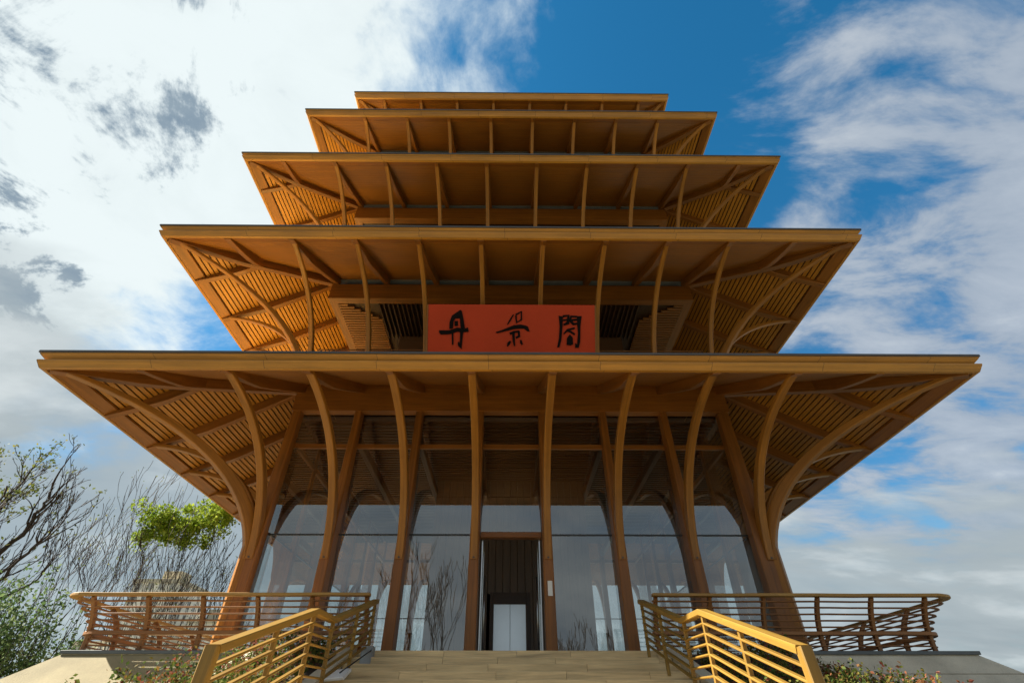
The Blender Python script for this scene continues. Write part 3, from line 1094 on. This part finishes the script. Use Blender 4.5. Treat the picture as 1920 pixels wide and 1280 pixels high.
for sx, nm in ((-1, 'left'), (1, 'right')):
    lab = ('slatted golden handrail descending the left side of the steps' if sx < 0 else 'bright yellow slatted handrail with a kink at the landing, right side of the steps')
    root = empty('stair_railing', (sx * 3.2, 9, zr(0)), lab, 'railing', 'stair railings')
    XS = 2.96 if sx > 0 else 3.09
    RP = [(12.35, 2.27), (9.55, 1.47), (8.55, 1.44), (5.85, .655)]     # y, top height
    def rail(dz, w, th, name, mat, y_end=None):
        pts = [Vector((sx * XS, y, zr(z + dz))) for y, z in RP]
        mb = MB()
        mb.sweep(pts, w, th, Vector((1, 0, 0)), .008)
        mb.build(name, mat, root)
    rail(-.035, .15, .085, 'handrail', M['rail'])
    for q in range(6):
        rail(-.19 - .135 * q, .07, .028, 'rail', M['rail'])
    for y, z in ((12.30, 2.24), (11.0, 1.91), (9.55, 1.47), (8.55, 1.44), (7.3, 1.07)):
        MB().box((sx * XS - .03, y - .03, zr(z - 1.16)), (sx * XS + .03, y + .03, zr(z - .05)), .006).build('post', M['rail'], root)
    # broad raked end panel
    mb = MB()
    mb.sweep([(sx * XS, 5.83, zr(.64)), (sx * XS, 5.70, zr(-.55))], .13, .12, Vector((1, 0, 0)), .012)
    mb.build('end_panel', M['rail'], root)

# small things at the head of the steps
root = empty('metal_box', (-3.15, 12.1, zr(1.0)), 'grey metal cabinet at the top left of the steps', 'box')
MB().box((-3.16, 12.0, zr(.72)), (-2.92, 12.25, zr(1.33)), .01).build('case', M['greybox'], root)
MB().box((-3.14, 11.985, zr(.76)), (-2.94, 11.998, zr(1.29)), .004).build('door', M['greybox'], root)

root = empty('floodlight', (-3.1, 10.6, zr(.72)), 'flat pale floodlight on a thin rod, on the curb at the left of the steps', 'light')
mb = MB()
mb.sweep([(-3.36, 10.62, zr(.715)), (-2.98, 10.62, zr(.745))], .46, .05, Vector((0, .93, .36)), .01)
mb.build('panel', M['white'], root)
MB().tube([(-3.12, 10.6, zr(.76)), (-2.93, 11.95, zr(1.25))], .014, 8).build('rod', M['mullion'], root)

# ------------------------------------------------------------------ trees
MINR = [.009]


def grow(mb, twigs, r, p, d, length, rad, depth, maxd, spread, tips, lift=.10, bend=.16):
    n = 5
    pts, rs = [p.copy()], [rad]
    q = p.copy(); dd = d.copy()
    for i in range(n):
        dd = (dd + Vector((r.gauss(0, bend), r.gauss(0, bend), r.gauss(0, bend * .6) + lift))).normalized()
        q = q + dd * (length / n)
        pts.append(q.copy()); rs.append(max(MINR[0], rad * (1 - .5 * (i + 1) / n)))
    (mb if depth < maxd - 1 else twigs).tube(pts, rs, 6 if depth == 0 else (5 if depth < 2 else 3))
    if depth >= maxd:
        tips.append((q, dd))
        return
    k = r.choice((2, 3)) if depth < maxd - 1 else r.choice((2, 3, 4))
    for j in range(k):
        t = r.uniform(.35, 1.0) if j else 1.0
        idx = min(n, max(1, int(t * n + .5)))
        ax = Vector((r.gauss(0, 1), r.gauss(0, 1), r.gauss(0, .5)))
        nd = (dd + ax.normalized() * r.uniform(.35, 1.0) * spread).normalized()
        grow(mb, twigs, r, pts[idx], nd, length * r.uniform(.55, .82), rs[idx] * .72, depth + 1, maxd, spread, tips, lift, bend)


def tree(name, loc, label, cat, seed, stems, height, rad, lean=(0, 0), fan=.35, maxd=4, spread=.75, leaf=None, leaf_n=0, leaf_size=.12, leaf_test=None, group=None, leaf_r=.35, lift=.10):
    r = random.Random(seed)
    root = empty(name, loc, label, cat, group)
    tr, tips = MB(), []
    tw = tr
    for s in range(stems):
        a = 6.283 * s / stems + r.uniform(-.4, .4)
        d = Vector((lean[0] + math.cos(a) * fan * r.uniform(.3, 1), lean[1] + math.sin(a) * fan * r.uniform(.3, 1), 1)).normalized()
        p = Vector(loc) + Vector((math.cos(a) * .15, math.sin(a) * .15, 0)) * (0 if stems == 1 else stems * .25)
        grow(tr, tw, r, p, d, height * r.uniform(.34, .44), rad * r.uniform(.7, 1.1), 0, maxd, spread, tips, lift)
    tr.build('trunk', M['bark'], root)
    if leaf:
        lm = MB()
        ok = [t for t in tips if leaf_test is None or leaf_test(t[0])]
        for q, d in ok:
            for i in range(leaf_n):
                v = Vector((r.gauss(0, 1), r.gauss(0, 1), r.gauss(0, 1))) * leaf_r * .6
                leaf_quad(lm, q + v, leaf_size * r.uniform(.6, 1.3), .2, r)
        if lm.v:
            lm.build('crown', leaf, root)
    return root


def big_tree():
    loc = (-17.55, 15.8, 0)
    root = empty('bare_tree', loc, 'large bare tree with spreading dark branches at the far left edge', 'tree')
    r = random.Random(9)
    mb, tips = MB(), []
    # limbs as (sideways, height) in metres from the foot, with a depth drift
    limbs = [([(0, 0), (.12, 1.6), (.30, 3.2), (.75, 4.7), (1.75, 6.3), (2.35, 7.3), (2.55, 8.3), (2.4, 9.0)], .15, .25),
             ([(.30, 3.2), (.35, 4.6), (.75, 6.3), (1.25, 7.6), (1.25, 8.9)], .10, -.5),
             ([(.12, 1.6), (-.6, 3.6), (-.5, 5.6), (.35, 7.5), (.75, 8.8), (.55, 9.5)], .11, .7),
             ([(.12, 1.6), (1.0, 3.0), (1.9, 4.3), (2.6, 5.6), (3.25, 6.6), (3.75, 7.1)], .10, -.2),
             ([(1.9, 4.3), (2.7, 5.0), (3.4, 5.7), (3.8, 6.4)], .055, .5),
             ([(.75, 4.7), (1.6, 5.4), (2.3, 5.9), (3.0, 7.0), (3.2, 7.7)], .07, .4),
             ([(-.6, 3.6), (-1.5, 5.2), (-2.0, 7.0), (-1.8, 8.8)], .09, .1)]
    for pts, rad, dy in limbs:
        n = len(pts)
        ps = []
        for i, (a, b) in enumerate(pts):
            ps.append(Vector((loc[0] + a * .86 + r.gauss(0, .05), loc[1] + dy * i / n + r.gauss(0, .05), b * .87)))
        # subdivide for a natural bend
        fine = []
        for i in range(n - 1):
            for q in range(4):
                fine.append(ps[i].lerp(ps[i + 1], q / 4) + Vector((r.gauss(0, .03), r.gauss(0, .03), 0)))
        fine.append(ps[-1])
        m = len(fine)
        mb.tube(fine, [rad * (1 - .82 * i / m) for i in range(m)], 6)
        for i in range(m // 3, m):
            if r.random() < .62:
                t = (fine[min(m - 1, i + 1)] - fine[i - 1]).normalized()
                d = (t + Vector((r.gauss(0, .6), r.gauss(0, .6), r.uniform(.1, .7)))).normalized()
                grow(mb, mb, r, fine[i], d, r.uniform(.55, 1.0), max(.011, rad * .28), 2, 4, .6, tips, .10)
    mb.build('trunk', M['bark'], root)
    lm = MB()
    for q, d in tips:
        if (q.z > 7.0 and q.x < -15.9) or r.random() < .06:
            for i in range(5):
                leaf_quad(lm, q + Vector((r.gauss(0, .1), r.gauss(0, .1), r.gauss(0, .1))), r.uniform(.07, .15), .2, r)
    lm.build('crown', M['leaf_sparse'], root)


r0 = random.Random(77)
for i, (x, y, h, sd, ln, lab) in enumerate([
        (-16.4, 21.0, 10.4, 11, .06, 'dark bare tree of many thin stems behind the left railing, nearest the big tree'),
        (-14.7, 22.5, 9.8, 12, .08, 'thin-stemmed tree with a lime green leafy top behind the left railing'),
        (-13.4, 21.5, 9.2, 15, .16, 'slender leaning bare tree behind the left railing, closest to the pagoda')]):
    rt = tree('multistem_tree', (x, y, 0), lab, 'tree', sd, 6, h * .9, .06, lean=(ln, 0), fan=.24, maxd=4, spread=.50, lift=.16,
              leaf=M['leaf_sparse'], leaf_n=1, leaf_size=.08, group='thin-stemmed trees behind the left railing', leaf_r=.1)
    if i == 1:
        lm = MB()
        for c in range(125):
            t = r0.random()
            cc = Vector((-16.5 + 3.7 * t + r0.gauss(0, .12), 22.3 + r0.gauss(0, .5), zr(6.95 + .35 * math.sin(t * 9) * .4 + .75 * t * t + r0.gauss(0, .42))))
            rad = r0.uniform(.22, .52)
            for q in range(75):
                v = Vector((r0.gauss(0, 1), r0.gauss(0, 1), r0.gauss(0, 1))).normalized() * rad * r0.random() ** .6
                v.z *= .9
                leaf_quad(lm, cc + v, r0.uniform(.09, .19), .2, r0)
        lm.build('leafy_top', M['leaf_lime'], rt)


big_tree()


def shrub(loc, label, seed, w, h, mat, n_st, leafs, size):
    r = random.Random(seed)
    root = empty('shrub', loc, label, 'shrub')
    st, lm = MB(), MB()
    for s in range(n_st):
        a = r.uniform(0, 6.283); sp = r.uniform(.05, 1)
        p0 = Vector(loc) + Vector((math.cos(a), math.sin(a), 0)) * w * .35 * sp
        tip = Vector(loc) + Vector((math.cos(a) * w * sp, math.sin(a) * w * sp, h * r.uniform(.55, 1.0) * (1 - .25 * sp)))
        pts = []
        for i in range(8):
            t = i / 7
            q = p0.lerp(tip, t) + Vector((r.gauss(0, .07), r.gauss(0, .07), 0)) * t + Vector((math.cos(a), math.sin(a), 0)) * w * .15 * (t * t - t)
            pts.append(q)
        st.tube(pts, [.03 * (1 - .85 * i / 7) for i in range(8)], 4)
        for i in range(leafs):
            t = r.uniform(.12, 1.02) ** .8
            j = min(6, int(t * 7)); q = pts[j].lerp(pts[j + 1], t * 7 - j)
            sp2 = .10 + .26 * (1 - t)
            leaf_quad(lm, q + Vector((r.gauss(0, sp2), r.gauss(0, sp2), r.gauss(0, sp2))), size * r.uniform(.6, 1.4), .1, r)
    st.build('stems', M['bark'], root)
    lm.build('foliage', mat, root)
    return root


shrub((-12.9, 14.3, 0), 'tall loose green shrub at the left edge of the terrace', 5, 1.9, 5.4, M['leaf_shrub'], 90, 190, .095)
shrub((-12.6, 16.4, 0), 'lower green shrub behind the left end of the terrace railing', 6, 1.3, 3.9, M['leaf_shrub'], 55, 170, .095)
shrub((14.55, 16.0, 0), 'small dark shrub top peeping over the right wall', 8, .8, 2.95, M['leaf_shrub'], 22, 80, .10)

MINR[0] = .018
# trees across the forecourt, seen mirrored in the entrance glass
for i, (x, y, h, sd) in enumerate([(-6.2, -9.5, 11.5, 31), (4.6, -15.0, 7.0, 32), (8.4, -17.0, 7.5, 33), (-12.5, -14.0, 9.0, 34)]):
    tree('forecourt_tree', (x, y, 0), ['bare many-stemmed tree mirrored in the glass left of the door', 'low bare tree mirrored in the glass right of the door',
         'bare tree across the forecourt mirrored in the right-hand glass', 'bare tree across the forecourt mirrored in the left-hand glass'][i], 'tree', sd, 8, h, .11, fan=.38, maxd=4, spread=.55, lift=.16, group='bare trees mirrored in the glass')

# ------------------------------------------------------------------ far buildings
def facade_mat(name, wall, win):
    m, w, bs, out = new_mat(name)
    uv = w.n('ShaderNodeUVMap')
    br = w.n('ShaderNodeTexBrick')
    br.offset = 0.0
    br.inputs['Color1'].default_value = (*win, 1)
    br.inputs['Color2'].default_value = (win[0] * 1.8, win[1] * 1.8, win[2] * 1.8, 1)
    br.inputs['Mortar'].default_value = (*wall, 1)
    br.inputs['Scale'].default_value = 1.0
    br.inputs['Mortar Size'].default_value = .62
    br.inputs['Brick Width'].default_value = 2.4
    br.inputs['Row Height'].default_value = 2.6
    w.l(uv.outputs[0], br.inputs[0])
    w.l(br.outputs[0], bs.inputs['Base Color'])
    bs.inputs['Roughness'].default_value = .8
    return m


fm = facade_mat('flat_facade', (.90, .85, .72), (.30, .30, .28))
for x, y, w_, h, lab in ((-74, 112, 9.6, 25.3, 'distant pale apartment block, tallest seen through the left railing'),
                         (-63.5, 116, 6.5, 18.5, 'distant pale apartment block, lower one to the right of the tallest'),
                         (-86, 120, 11, 15, 'distant pale apartment block behind the left shrubs')):
    root = empty('apartment_building', (x, y, 0), lab, 'building', 'distant apartment blocks')
    mb = MB()
    a, b = x - w_ / 2, x + w_ / 2
    for p, q in (((a, y), (b, y)), ((b, y), (b, y + 12)), ((b, y + 12), (a, y + 12)), ((a, y + 12), (a, y))):
        mb.quad((p[0], p[1], 0), (q[0], q[1], 0), (q[0], q[1], h), (p[0], p[1], h))
    mb.build('wall', fm, root)
    mb = MB(); mb.box((a - .3, y - .3, h), (b + .3, y + 12.3, h + .7)); mb.box((x - 2, y + 4, h + .7), (x + 2, y + 8, h + 3.2))
    mb.build('roof', M['coping'], root)
